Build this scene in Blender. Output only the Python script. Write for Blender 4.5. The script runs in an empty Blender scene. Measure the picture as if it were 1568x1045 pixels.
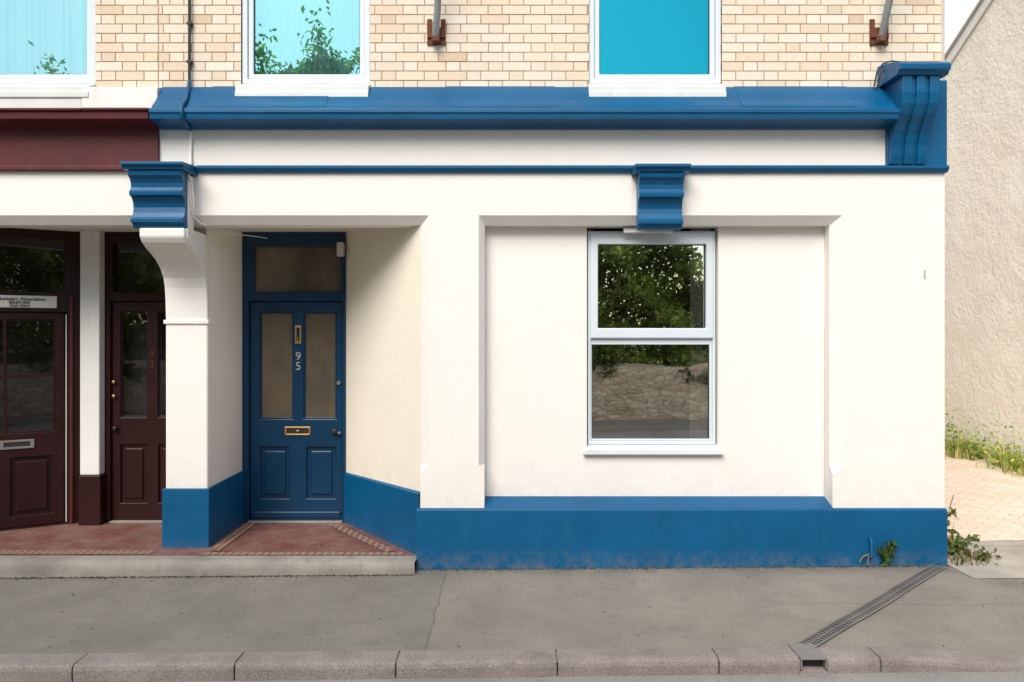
import bpy, bmesh, math, random
import numpy as np
from mathutils import Vector, Matrix
from mathutils import noise as mn
random.seed(7); rng=np.random.default_rng(7)
sc=bpy.context.scene
CAMD=6.0; EYE=1.85
# ---------------------------------------------------------------- materials
def newmat(name):
    m=bpy.data.materials.new(name); m.use_nodes=True
    nt=m.node_tree; b=nt.nodes['Principled BSDF']
    return m,nt,b
def noise(nt,vec,scale,detail=4,rough=.55):
    n=nt.nodes.new('ShaderNodeTexNoise'); n.inputs['Scale'].default_value=scale
    n.inputs['Detail'].default_value=detail; n.inputs['Roughness'].default_value=rough
    nt.links.new(vec,n.inputs['Vector']); return n.outputs['Fac']
def ramp(nt,fac,stops):
    r=nt.nodes.new('ShaderNodeValToRGB'); e=r.color_ramp.elements
    while len(e)<len(stops): e.new(.5)
    for i,(p,c) in enumerate(stops):
        e[i].position=p; e[i].color=(c[0],c[1],c[2],1)
    nt.links.new(fac,r.inputs['Fac']); return r.outputs['Color']
def mix(nt,fac,a,b,mode='MIX'):
    n=nt.nodes.new('ShaderNodeMix'); n.data_type='RGBA'; n.blend_type=mode
    for s,v in ((n.inputs[0],fac),(n.inputs[6],a),(n.inputs[7],b)):
        if isinstance(v,bpy.types.NodeSocket): nt.links.new(v,s)
        elif isinstance(v,(int,float)): s.default_value=v
        else: s.default_value=(v[0],v[1],v[2],1)
    return n.outputs[2]
def bump(nt,b,h,strength,dist=.01,normal=None):
    n=nt.nodes.new('ShaderNodeBump'); n.inputs['Strength'].default_value=strength; n.inputs['Distance'].default_value=dist
    nt.links.new(h,n.inputs['Height'])
    if normal is not None: nt.links.new(normal,n.inputs['Normal'])
    nt.links.new(n.outputs[0],b.inputs['Normal']); return n.outputs[0]
def pos(nt): return nt.nodes.new('ShaderNodeNewGeometry').outputs['Position']
def mapping(nt,vec,scale=(1,1,1),rot=(0,0,0)):
    n=nt.nodes.new('ShaderNodeMapping'); n.inputs['Scale'].default_value=scale; n.inputs['Rotation'].default_value=rot
    nt.links.new(vec,n.inputs['Vector']); return n.outputs[0]
def lowdirt(nt,p,z0,z1,amt,scale=9):
    s=nt.nodes.new('ShaderNodeSeparateXYZ'); nt.links.new(p,s.inputs[0])
    lo=nt.nodes.new('ShaderNodeMapRange'); lo.inputs['From Min'].default_value=z0; lo.inputs['From Max'].default_value=z1; lo.inputs['To Min'].default_value=amt; lo.inputs['To Max'].default_value=0
    nt.links.new(s.outputs[2],lo.inputs['Value'])
    return mix(nt,1.0,ramp(nt,noise(nt,p,scale,8,.7),[(.40,(0,0,0)),(.70,(1,1,1))]),lo.outputs[0],'MULTIPLY')
def paint(name,c,rough=.5,var=.12,bs=60,bst=.15,stain=None,stain_amt=.25,spec=.4,low=.5,splash=None):
    m,nt,b=newmat(name); p=pos(nt)
    f=noise(nt,p,2.2,6,.6)
    d=tuple(x*(1-var) for x in c); l=tuple(min(1,x*(1+var*.5)) for x in c)
    col=ramp(nt,f,[(.3,d),(.7,l)])
    if stain:
        st=noise(nt,mapping(nt,p,(5,5,1.1)),1.5,8,.7)
        sf=ramp(nt,st,[(.56,(0,0,0)),(.78,(stain_amt,)*3)])
        col=mix(nt,sf,col,stain)
    if splash: col=mix(nt,lowdirt(nt,p,0,.16,splash,14),col,(.22,.20,.165))
    nt.links.new(col,b.inputs['Base Color'])
    b.inputs['Roughness'].default_value=rough; b.inputs['Specular IOR Level'].default_value=spec
    h1=bump(nt,b,noise(nt,p,bs,5,.6),bst,.006)
    bump(nt,b,noise(nt,p,5,2),bst*low,.02,h1)
    return m
def wallpaint(name,c,dirt):
    """painted masonry: fine grain, faint streaks, splash dirt low down"""
    m,nt,b=newmat(name); p=pos(nt)
    col=ramp(nt,noise(nt,p,1.6,6,.6),[(.3,tuple(x*.965 for x in c)),(.7,c)])
    st=noise(nt,mapping(nt,p,(7,7,.8)),1.3,8,.7)
    col=mix(nt,ramp(nt,st,[(.6,(0,0,0)),(.85,(.12,)*3)]),col,dirt)
    sp=noise(nt,p,34,3,.5); col=mix(nt,ramp(nt,sp,[(.74,(0,0,0)),(.80,(.24,)*3)]),col,dirt)
    col=mix(nt,lowdirt(nt,p,.46,.85,.24),col,dirt)
    nt.links.new(col,b.inputs['Base Color']); b.inputs['Roughness'].default_value=.85; b.inputs['Specular IOR Level'].default_value=.2
    h1=bump(nt,b,noise(nt,p,110,5,.65),.35,.005); bump(nt,b,noise(nt,p,9,3,.5),.14,.02,h1)
    return m
WHITE=wallpaint('white_render',(.83,.787,.733),(.42,.36,.28))
CREAM=wallpaint('cream_render',(.86,.79,.665),(.45,.36,.24))
BLUE=paint('blue_gloss_paint',(.0005,.090,.215),.36,.18,45,.2,(.03,.20,.32),.12,.4,.5)
BLUEP=paint('blue_masonry_paint',(.0005,.090,.218),.48,.18,80,.3,(.04,.15,.22),.3,.3,.5,.55)
BLUED=paint('blue_door_paint',(.0012,.036,.092),.34,.2,30,.08,None,0,.4)
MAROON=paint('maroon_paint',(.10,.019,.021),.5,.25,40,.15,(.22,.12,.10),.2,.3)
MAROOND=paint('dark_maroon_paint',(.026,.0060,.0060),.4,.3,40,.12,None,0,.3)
UPVC=paint('white_upvc',(.64,.70,.73),.35,.05,20,.02,(.45,.45,.42),.10,.4)
SILL=paint('white_painted_sill',(.68,.68,.66),.55,.1,50,.2,(.35,.32,.27),.4,.4)
CONC=paint('worn_concrete',(.29,.27,.235),.9,.35,60,.6,(.10,.09,.07),.65,.2)
BRASS=paint('aged_brass',(.50,.33,.12),.4,.2,30,.05); BRASS.node_tree.nodes['Principled BSDF'].inputs['Metallic'].default_value=.8
NUMC=paint('tarnished_numerals',(.42,.38,.31),.5,.1,30,.05)
STEEL=paint('galvanised_steel',(.33,.34,.33),.5,.2,50,.1); STEEL.node_tree.nodes['Principled BSDF'].inputs['Metallic'].default_value=.4
RUST=paint('rusty_iron',(.17,.06,.035),.85,.5,80,.6,(.45,.38,.32),.7,.2)
BLACK=paint('black_cable',(.025,.025,.028),.5,.2,30,.1)
DARK=paint('dark_interior',(.035,.032,.028),.9,.2,30,.1)
DRAIN=paint('cast_iron',(.18,.17,.155),.75,.3,80,.3)
CURT=paint('net_curtain',(.74,.72,.66),.9,.1,60,.1)
SKYBLUE=paint('reflected_sky_blue',(.006,.24,.36),.8,.06,60,.05)  # blue of the sky reflection, painted as flat colour behind an upper pane
SIGNW=paint('sign_white',(.60,.58,.54),.4,.05,30,.02)
SIGNB=paint('sign_black',(.02,.02,.02),.6,.05,30,.02)
TRIM=paint('white_trim',(.76,.75,.72),.5,.06,50,.1,(.4,.36,.3),.3)
COPE=paint('grey_verge',(.45,.44,.42),.7,.1,30,.2)

def glassmat(name,tint,refl,trans=(.9,.9,.9),rough=0.0,wav=.02):
    m,nt,b=newmat(name); nt.nodes.remove(b)
    out=nt.nodes['Material Output']
    g=nt.nodes.new('ShaderNodeBsdfGlossy'); g.inputs['Color'].default_value=(*tint,1); g.inputs['Roughness'].default_value=rough
    t=nt.nodes.new('ShaderNodeBsdfTransparent'); t.inputs['Color'].default_value=(*trans,1)
    bp=nt.nodes.new('ShaderNodeBump'); bp.inputs['Strength'].default_value=wav; bp.inputs['Distance'].default_value=.02
    nt.links.new(noise(nt,pos(nt),2.5,1),bp.inputs['Height']); nt.links.new(bp.outputs[0],g.inputs['Normal'])
    mx=nt.nodes.new('ShaderNodeMixShader'); mx.inputs[0].default_value=refl
    nt.links.new(t.outputs[0],mx.inputs[1]); nt.links.new(g.outputs[0],mx.inputs[2]); nt.links.new(mx.outputs[0],out.inputs[0])
    return m
GLASS=glassmat('window_glass',(.95,.97,.95),.82,(.9,.9,.9),0.0,.04)
GLASSU=glassmat('sky_tinted_glass',(.42,.90,.90),.66,(.6,.85,.92))  # upper panes: cyan of the reflected sky is put into the glass colour
GLASSN=glassmat('pale_sky_tinted_glass',(.48,.90,.90),.62,(.65,.85,.92))  # paler sky-reflection colour painted into the tint
GLASSV=glassmat('deep_sky_tinted_glass',(.03,.66,.74),.66)  # strongest sky-reflection blue painted into the tint
GLASSD=glassmat('dark_door_glass',(.34,.36,.38),.28)
def obscure():
    m,nt,b=newmat('obscured_door_glass'); p=pos(nt)
    col=ramp(nt,noise(nt,mapping(nt,p,(1,1,.6)),2.2,3),[(.3,(.08,.068,.052)),(.7,(.18,.13,.085))])
    nt.links.new(col,b.inputs['Base Color']); b.inputs['Roughness'].default_value=.25; b.inputs['Specular IOR Level'].default_value=.6
    bump(nt,b,noise(nt,p,120,2),.12,.004); return m
OBSC=obscure()

def attrmat(name,rough=.85,bs=150,bst=.4,var=.25,leaf=False):
    m,nt,b=newmat(name); p=pos(nt)
    a=nt.nodes.new('ShaderNodeAttribute'); a.attribute_name='Col'
    f=ramp(nt,noise(nt,p,40,4,.6),[(.3,(1-var,)*3),(.7,(1,1,1))])
    col=mix(nt,1.0,a.outputs['Color'],f,'MULTIPLY')
    nt.links.new(col,b.inputs['Base Color']); b.inputs['Roughness'].default_value=rough; b.inputs['Specular IOR Level'].default_value=.2
    if bst: bump(nt,b,noise(nt,p,bs,4),bst,.005)
    if leaf:
        t=nt.nodes.new('ShaderNodeBsdfTranslucent'); nt.links.new(mix(nt,1.0,col,(1.5,1.7,.7),'MULTIPLY'),t.inputs['Color'])
        mx=nt.nodes.new('ShaderNodeMixShader'); mx.inputs[0].default_value=.45
        nt.links.new(b.outputs[0],mx.inputs[1]); nt.links.new(t.outputs[0],mx.inputs[2]); nt.links.new(mx.outputs[0],nt.nodes['Material Output'].inputs[0])
    return m
BRICK=attrmat('cream_brick',var=.12,bst=.35); LEAF=attrmat('leaves',rough=.6,bst=0,var=.2,leaf=True)
MORTAR=paint('brick_mortar',(.46,.33,.235),.95,.25,120,.5)
def rubble():
    m,nt,b=newmat('rubble_stonework'); p=pos(nt)
    wn=nt.nodes.new('ShaderNodeTexNoise'); wn.inputs['Scale'].default_value=3.5; wn.inputs['Detail'].default_value=6; nt.links.new(p,wn.inputs['Vector'])
    wv=nt.nodes.new('ShaderNodeVectorMath'); wv.operation='MULTIPLY_ADD'; nt.links.new(wn.outputs['Color'],wv.inputs[0]); wv.inputs[1].default_value=(.16,.16,.10); nt.links.new(p,wv.inputs[2])
    mp=mapping(nt,wv.outputs[0],(3.6,3.6,9.0))
    v=nt.nodes.new('ShaderNodeTexVoronoi'); v.feature='DISTANCE_TO_EDGE'; v.inputs['Scale'].default_value=1; nt.links.new(mp,v.inputs['Vector'])
    v2=nt.nodes.new('ShaderNodeTexVoronoi'); v2.inputs['Scale'].default_value=1; nt.links.new(mp,v2.inputs['Vector'])
    col=mix(nt,1.0,ramp(nt,v2.outputs['Color'],[(.2,(.54,.43,.34)),(.5,(.64,.53,.43)),(.8,(.74,.64,.53))]),ramp(nt,noise(nt,p,7,10,.75),[(.3,(.55,.55,.53)),(.7,(1.05,1.05,1.05))]),'MULTIPLY')
    col=mix(nt,ramp(nt,v.outputs['Distance'],[(.0,(.7,.7,.7)),(.08,(0,0,0))]),col,(.22,.175,.14))
    col=mix(nt,ramp(nt,noise(nt,p,2.2,6,.7),[(.52,(0,0,0)),(.7,(.5,.5,.5))]),col,(.18,.20,.10))
    nt.links.new(col,b.inputs['Base Color']); b.inputs['Roughness'].default_value=.95
    h=bump(nt,b,v.outputs['Distance'],.35,.08); bump(nt,b,noise(nt,p,14,8,.7),.7,.06,h); return m
RUBBLE=rubble()
MORTAR2=paint('lime_mortar',(.26,.20,.15),.95,.25,120,.5)

def asphalt(name,dark,light,joint=False):
    m,nt,b=newmat(name); p=pos(nt)
    col=ramp(nt,noise(nt,p,140,3,.8),[(.3,dark),(.7,light)])
    big=ramp(nt,noise(nt,p,1.3,8,.65),[(.3,(.76,.75,.73)),(.7,(1.13,1.12,1.09))])
    col=mix(nt,1.0,col,big,'MULTIPLY')
    sp=ramp(nt,noise(nt,p,260,1,.5),[(.63,(0,0,0)),(.72,(.7,.7,.7))])
    col=mix(nt,sp,col,(.55,.52,.48))
    if joint:
        s=nt.nodes.new('ShaderNodeSeparateXYZ'); 
        wob=nt.nodes.new('ShaderNodeTexNoise'); wob.inputs['Scale'].default_value=6; wob.inputs['Detail'].default_value=6; nt.links.new(p,wob.inputs['Vector'])
        nt.links.new(p,s.inputs[0])
        ad=nt.nodes.new('ShaderNodeMath'); ad.operation='MULTIPLY_ADD'; nt.links.new(wob.outputs['Fac'],ad.inputs[0]); ad.inputs[1].default_value=.05; nt.links.new(s.outputs[0],ad.inputs[2])
        gt=nt.nodes.new('ShaderNodeMath'); gt.operation='GREATER_THAN'; nt.links.new(ad.outputs[0],gt.inputs[0]); gt.inputs[1].default_value=-.48
        side=mix(nt,gt.outputs[0],(.93,.93,.92),(1.05,1.03,.99)); col=mix(nt,1.0,col,side,'MULTIPLY')
        c=nt.nodes.new('ShaderNodeMath'); c.operation='COMPARE'; nt.links.new(ad.outputs[0],c.inputs[0]); c.inputs[1].default_value=-.48; c.inputs[2].default_value=.006
        k=nt.nodes.new('ShaderNodeMath'); k.operation='MULTIPLY'; nt.links.new(c.outputs[0],k.inputs[0]); k.inputs[1].default_value=.55
        col=mix(nt,k.outputs[0],col,(.11,.105,.09))
        ady=nt.nodes.new('ShaderNodeMath'); ady.operation='MULTIPLY_ADD'; nt.links.new(wob.outputs['Fac'],ady.inputs[0]); ady.inputs[1].default_value=.06; nt.links.new(s.outputs[1],ady.inputs[2])
        cy=nt.nodes.new('ShaderNodeMath'); cy.operation='COMPARE'; nt.links.new(ady.outputs[0],cy.inputs[0]); cy.inputs[1].default_value=-.80; cy.inputs[2].default_value=.006
        gx=nt.nodes.new('ShaderNodeMath'); gx.operation='GREATER_THAN'; nt.links.new(s.outputs[0],gx.inputs[0]); gx.inputs[1].default_value=1.85
        ky=nt.nodes.new('ShaderNodeMath'); ky.operation='MULTIPLY'; nt.links.new(cy.outputs[0],ky.inputs[0]); nt.links.new(gx.outputs[0],ky.inputs[1])
        ky2=nt.nodes.new('ShaderNodeMath'); ky2.operation='MULTIPLY'; nt.links.new(ky.outputs[0],ky2.inputs[0]); ky2.inputs[1].default_value=.4
        col=mix(nt,ky2.outputs[0],col,(.10,.095,.085))
        st=ramp(nt,noise(nt,mapping(nt,p,(1,1.6,1)),3.2,8,.75),[(.53,(0,0,0)),(.73,(.55,.55,.55))]); col=mix(nt,st,col,(.165,.158,.14))
        sp2=ramp(nt,noise(nt,p,22,2,.5),[(.72,(0,0,0)),(.76,(.6,.6,.6))]); col=mix(nt,sp2,col,(.13,.125,.11))
        # grime along the foot of the building
        gy_=nt.nodes.new('ShaderNodeMapRange'); gy_.inputs['From Min'].default_value=-.24; gy_.inputs['From Max'].default_value=-.03; gy_.inputs['To Min'].default_value=0; gy_.inputs['To Max'].default_value=.7; nt.links.new(s.outputs[1],gy_.inputs['Value'])
        gm=mix(nt,1.0,ramp(nt,noise(nt,p,8,8,.75),[(.35,(0,0,0)),(.65,(1,1,1))]),gy_.outputs[0],'MULTIPLY'); col=mix(nt,gm,col,(.11,.10,.08))
    nt.links.new(col,b.inputs['Base Color']); b.inputs['Roughness'].default_value=.9; b.inputs['Specular IOR Level'].default_value=.2
    bump(nt,b,noise(nt,p,130,3,.7),.9,.010); return m
PAVE=asphalt('worn_footway_asphalt',(.18,.17,.15),(.325,.308,.278),True)
ROADM=asphalt('road_asphalt',(.17,.168,.16),(.46,.45,.42))
def kerbmat():
    m,nt,b=newmat('pink_granite_kerb'); p=pos(nt)
    col=ramp(nt,noise(nt,p,170,3,.8),[(.32,(.15,.125,.118)),(.55,(.36,.305,.285)),(.72,(.56,.49,.46))])
    col=mix(nt,1.0,col,ramp(nt,noise(nt,p,3,8,.7),[(.3,(.66,.64,.62)),(.7,(1.10,1.10,1.10))]),'MULTIPLY')
    nt.links.new(col,b.inputs['Base Color']); b.inputs['Roughness'].default_value=.9
    bump(nt,b,noise(nt,p,120,4,.7),.9,.010); return m
KERB=kerbmat()
def tilemat(name,border=False):
    m,nt,b=newmat(name); p=pos(nt)
    br=nt.nodes.new('ShaderNodeTexBrick') if not border else nt.nodes.new('ShaderNodeTexChecker')
    nt.links.new(mapping(nt,p,(1,1,1),(0,0,0 if not border else math.radians(45))),br.inputs['Vector'])
    if border:
        br.inputs['Scale'].default_value=24; br.inputs['Color1'].default_value=(.32,.22,.15,1); br.inputs['Color2'].default_value=(.14,.05,.04,1)
    else:
        br.offset=0; br.inputs['Scale'].default_value=1; br.inputs['Brick Width'].default_value=.105; br.inputs['Row Height'].default_value=.105
        br.inputs['Mortar Size'].default_value=.003; br.inputs['Color1'].default_value=(.18,.06,.05,1); br.inputs['Color2'].default_value=(.14,.047,.04,1); br.inputs['Mortar'].default_value=(.12,.07,.06,1)
    col=mix(nt,ramp(nt,noise(nt,p,5,8,.7),[(.38,(0,0,0)),(.72,(.75,.75,.75))]),br.outputs['Color'],(.25,.18,.145))
    nt.links.new(col,b.inputs['Base Color']); b.inputs['Roughness'].default_value=.55
    bump(nt,b,noise(nt,p,60,3),.2,.004); return m
TILE=tilemat('red_quarry_tiles'); TILEB=tilemat('patterned_tile_border',True)
def roughcast():
    m,nt,b=newmat('rough_roughcast_render'); p=pos(nt)
    col=ramp(nt,noise(nt,p,1.2,8,.65),[(.3,(.80,.735,.64)),(.65,(.88,.84,.77))])
    col=mix(nt,ramp(nt,noise(nt,p,16,8,.75),[(.52,(0,0,0)),(.75,(.35,.35,.35))]),col,(.62,.54,.44))
    nt.links.new(col,b.inputs['Base Color']); b.inputs['Roughness'].default_value=.95
    h=bump(nt,b,noise(nt,p,18,8,.65),.6,.035); bump(nt,b,noise(nt,p,3,4,.6),.35,.08,h); return m
ROUGH=roughcast()
def pavers():
    m,nt,b=newmat('clay_block_paving'); p=pos(nt)
    br=nt.nodes.new('ShaderNodeTexBrick'); nt.links.new(mapping(nt,p,(1,1,1),(0,0,math.radians(45))),br.inputs['Vector'])
    br.inputs['Scale'].default_value=1; br.inputs['Brick Width'].default_value=.2; br.inputs['Row Height'].default_value=.1; br.inputs['Mortar Size'].default_value=.005
    br.inputs['Color1'].default_value=(.68,.52,.40,1); br.inputs['Color2'].default_value=(.76,.63,.51,1); br.inputs['Mortar'].default_value=(.48,.36,.27,1)
    col=mix(nt,ramp(nt,noise(nt,p,2,8,.7),[(.4,(0,0,0)),(.7,(.5,.5,.5))]),br.outputs['Color'],(.74,.65,.55))
    nt.links.new(col,b.inputs['Base Color']); b.inputs['Roughness'].default_value=.9
    bump(nt,b,br.outputs['Fac'],-.4,.004); return m
PAVER=pavers()
SOIL=paint('soil',(.16,.13,.09),1,.4,60,.9)
DUST=paint('dusty_concrete',(.42,.38,.33),.95,.3,60,.7,(.2,.17,.12),.5,.2)
BARK=paint('bark',(.10,.075,.05),.95,.4,30,.9)
SLATE=paint('slate_roof',(.09,.09,.1),.7,.2,20,.2)

# ---------------------------------------------------------------- mesh helpers
def empty(name,parent=None):
    e=bpy.data.objects.new(name,None); sc.collection.objects.link(e); e.empty_display_size=.2
    if parent: e.parent=parent
    return e
def obj(name,bm,mat,parent=None,bev=0,seg=2,smooth=False,M=None):
    me=bpy.data.meshes.new(name); 
    if M is not None: bm.transform(M)
    bm.to_mesh(me); bm.free(); me.materials.append(mat)
    o=bpy.data.objects.new(name,me); sc.collection.objects.link(o)
    if parent: o.parent=parent
    if bev:
        md=o.modifiers.new('b','BEVEL'); md.width=bev; md.segments=seg; md.limit_method='ANGLE'; md.angle_limit=math.radians(35)
    if smooth:
        for p in me.polygons: p.use_smooth=True
    return o
def addbox(bm,x0,x1,y0,y1,z0,z1):
    v=[bm.verts.new(c) for c in ((x0,y0,z0),(x1,y0,z0),(x1,y1,z0),(x0,y1,z0),(x0,y0,z1),(x1,y0,z1),(x1,y1,z1),(x0,y1,z1))]
    for f in ((0,3,2,1),(4,5,6,7),(0,1,5,4),(1,2,6,5),(2,3,7,6),(3,0,4,7)): bm.faces.new([v[i] for i in f])
def box(name,par,mat,x0,x1,y0,y1,z0,z1,bev=.004,M=None):
    bm=bmesh.new(); addbox(bm,x0,x1,y0,y1,z0,z1); return obj(name,bm,mat,par,bev,M=M)
def extrX(name,par,mat,prof,x0,x1,bev=0):
    bm=bmesh.new(); a=[bm.verts.new((x0,y,z)) for y,z in prof]; b=[bm.verts.new((x1,y,z)) for y,z in prof]
    n=len(prof)
    for i in range(n): bm.faces.new((a[i],a[(i+1)%n],b[(i+1)%n],b[i]))
    bm.faces.new(a[::-1]); bm.faces.new(b)
    bmesh.ops.recalc_face_normals(bm,faces=bm.faces)
    return obj(name,bm,mat,par,bev)
def polys(name,par,mat,faces,bev=0,M=None):
    bm=bmesh.new()
    for f in faces: bm.faces.new([bm.verts.new(c) for c in f])
    bmesh.ops.remove_doubles(bm,verts=bm.verts,dist=1e-5)
    return obj(name,bm,mat,par,bev,M=M)
def slab(name,par,mat,pts,vec,bev=0):
    bm=bmesh.new(); bm.faces.new([bm.verts.new(v) for v in pts]); r=bmesh.ops.extrude_face_region(bm,geom=bm.faces[:])
    bmesh.ops.translate(bm,vec=vec,verts=[v for v in r['geom'] if isinstance(v,bmesh.types.BMVert)]); bmesh.ops.recalc_face_normals(bm,faces=bm.faces)
    return obj(name,bm,mat,par,bev)
def plate(name,par,mat,x0,x1,z0,z1,holes,yf,yb,bev=0,M=None):
    bm=bmesh.new(); xs=sorted({x0,x1,*[h[0] for h in holes],*[h[1] for h in holes]}); zs=sorted({z0,z1,*[h[2] for h in holes],*[h[3] for h in holes]})
    def inh(x,z): return any(h[0]<x<h[1] and h[2]<z<h[3] for h in holes)
    def q(*c): bm.faces.new([bm.verts.new(p) for p in c])
    nx,nz=len(xs)-1,len(zs)-1
    S=[[not inh((xs[i]+xs[i+1])/2,(zs[j]+zs[j+1])/2) for j in range(nz)] for i in range(nx)]
    for i in range(nx):
        for j in range(nz):
            if not S[i][j]: continue
            a,b,c,d=xs[i],xs[i+1],zs[j],zs[j+1]
            q((a,yf,c),(b,yf,c),(b,yf,d),(a,yf,d)); q((a,yb,d),(b,yb,d),(b,yb,c),(a,yb,c))
            if i==0 or not S[i-1][j]: q((a,yb,c),(a,yf,c),(a,yf,d),(a,yb,d))
            if i==nx-1 or not S[i+1][j]: q((b,yf,c),(b,yb,c),(b,yb,d),(b,yf,d))
            if j==0 or not S[i][j-1]: q((a,yb,c),(b,yb,c),(b,yf,c),(a,yf,c))
            if j==nz-1 or not S[i][j+1]: q((a,yf,d),(b,yf,d),(b,yb,d),(a,yb,d))
    bmesh.ops.remove_doubles(bm,verts=bm.verts,dist=1e-5)
    bmesh.ops.recalc_face_normals(bm,faces=bm.faces)
    return obj(name,bm,mat,par,bev,M=M)
def tube(name,par,mat,pts,r,res=3):
    cu=bpy.data.curves.new(name,'CURVE'); cu.dimensions='3D'; cu.bevel_depth=r; cu.bevel_resolution=res; cu.use_fill_caps=True
    s=cu.splines.new('POLY'); s.points.add(len(pts)-1)
    for i,p in enumerate(pts): s.points[i].co=(*p,1)
    cu.materials.append(mat); o=bpy.data.objects.new(name,cu); sc.collection.objects.link(o)
    if par: o.parent=par
    return o
def text(name,par,mat,s,size,loc,rotz=0,ext=.003,align='CENTER',bold=0):
    cu=bpy.data.curves.new(name,'FONT'); cu.body=s; cu.size=size; cu.extrude=ext; cu.align_x=align; cu.offset=bold
    cu.materials.append(mat); o=bpy.data.objects.new(name,cu); sc.collection.objects.link(o)
    o.rotation_euler=(math.pi/2,0,rotz); o.location=loc; o.parent=par; return o
def colmesh(name,mat,verts,faces_n,cols,par=None):
    n=len(cols); me=bpy.data.meshes.new(name); me.vertices.add(4*n); me.vertices.foreach_set('co',verts.astype(np.float32).ravel())
    me.loops.add(4*n); me.loops.foreach_set('vertex_index',np.arange(4*n,dtype=np.int32))
    me.polygons.add(n); me.polygons.foreach_set('loop_start',np.arange(0,4*n,4,dtype=np.int32)); me.polygons.foreach_set('loop_total',np.full(n,4,dtype=np.int32))
    me.update(); me.validate()
    a=me.color_attributes.new('Col','FLOAT_COLOR','CORNER'); c=np.ones((n,4,4),np.float32); c[:,:,:3]=cols[:,None,:]; a.data.foreach_set('color',c.ravel())
    me.materials.append(mat); o=bpy.data.objects.new(name,me); sc.collection.objects.link(o)
    if par: o.parent=par
    return o
def boxquads(b):
    x0,x1,y0,y1,z0,z1=b; V=[(x0,y0,z0),(x1,y0,z0),(x1,y1,z0),(x0,y1,z0),(x0,y0,z1),(x1,y0,z1),(x1,y1,z1),(x0,y1,z1)]
    return [[V[i] for i in f] for f in ((4,5,6,7),(0,3,2,1),(0,1,5,4),(1,2,6,5),(3,0,4,7))]
def boxes_colmesh(name,mat,bl,cl,par=None):
    v=[];c=[]
    for b,k in zip(bl,cl):
        for q in boxquads(b): v+=q; c.append(k)
    return colmesh(name,mat,np.array(v),None,np.array(c),par)
def knob(par,x,y,z,r,mat,M=None):
    bm=bmesh.new(); bmesh.ops.create_uvsphere(bm,u_segments=20,v_segments=12,radius=r); bmesh.ops.scale(bm,vec=(1,.7,1),verts=bm.verts); bmesh.ops.translate(bm,vec=(x,y-.035,z),verts=bm.verts)
    addbox(bm,x-r*.35,x+r*.35,y-.03,y+.002,z-r*.35,z+r*.35)
    return obj('knob',bm,mat,par,smooth=True,M=M)

# ================================================================ HOUSE
H=empty('terraced_house'); NH=empty('terraced_house')
XR=3.38; XP=-2.78
FL=.085
ZS,ZC=2.753,2.685
pl,pr=-.648,-.26; plo,pro=-.716,-.216
rl,rlo=2.582,2.504
zt,zb=.80,.73
f=[]
f.append([(XP,0,ZS),(XR,0,ZS),(XR,0,3.5),(XP,0,3.5)])
f.append([(pl,0,ZS),(pr,0,ZS),(pr,0,zt),(pro,0,zb),(pro,0,.44),(plo,0,.44),(plo,0,zb),(pl,0,zt)][::-1])
f.append([(rl,0,ZS),(XR,0,ZS),(XR,0,.44),(rlo,0,.44),(rlo,0,zb),(rl,0,zt)][::-1])
f.append([(XP,0,ZS),(pl,0,ZS),(plo,.06,ZC),(XP,.06,ZC)])
f.append([(pr,0,ZS),(rl,0,ZS),(rlo,.06,ZC),(pro,.06,ZC)])
f.append([(pl,0,ZS),(pl,0,zt),(plo,.06,zt),(plo,.06,ZC)]); f.append([(pl,0,zt),(plo,0,zb),(plo,.06,zt)])
f.append([(pr,0,ZS),(pr,0,zt),(pro,.06,zt),(pro,.06,ZC)]); f.append([(pr,0,zt),(pro,0,zb),(pro,.06,zt)])
f.append([(rl,0,ZS),(rl,0,zt),(rlo,.06,zt),(rlo,.06,ZC)]); f.append([(rl,0,zt),(rlo,0,zb),(rlo,.06,zt)])
for X in (plo,pro,rlo): f.append([(X,0,zb),(X,0,.44),(X,.06,.44),(X,.06,zt)])
f.append([(pro,.06,ZC),(pro,.16,ZC),(pro,.16,.44),(pro,.06,.44)]); f.append([(rlo,.06,ZC),(rlo,.16,ZC),(rlo,.16,.44),(rlo,.06,.44)])
f.append([(pro,.06,ZC),(rlo,.06,ZC),(rlo,.16,ZC),(pro,.16,ZC)])
f.append([(XP,.06,ZC),(plo,.06,ZC),(plo,.22,ZC),(XP,.22,ZC)]); f.append([(XP,.22,ZC),(plo,.22,ZC),(plo,.22,2.78),(XP,.22,2.78)])
f.append([(XR,0,-.1),(XR,9,-.1),(XR,9,6.6),(XR,0,6.6)])
polys('front_wall',H,WHITE,f)
WX0,WX1,WZ0,WZ1=.600,1.655,.905,ZC-.001
plate('window_panel_wall',H,WHITE,pro,rlo,.44,ZC,[(WX0,WX1,WZ0,ZC-.0005)],.16,.30)
PX0,PX1=-.745,XR+.006
extrX('plinth',H,BLUEP,[(.055,-.12),(-.032,-.12),(-.03,.455),(-.02,.466),(.055,.468)],PX0,PX1,.005)
extrX('plinth_weathering',H,BLUEP,[(.155,.44),(-.024,.462),(-.022,.4685),(.159,.525)],pro+.001,rlo-.001,.002)
SB=Vector((-1.54,1.10)); SF=Vector((plo,.06))
polys('porch_splay_wall',H,CREAM,[[(SF.x,SF.y,.0),(SB.x,SB.y,.0),(SB.x,SB.y,2.78),(SF.x,SF.y,2.78)]])
d=(SB-SF).normalized(); nrm=Vector((-d.y,d.x))
if nrm.x>0: nrm=-nrm
a=SF+nrm*.02; b_=SB+nrm*.02
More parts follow.
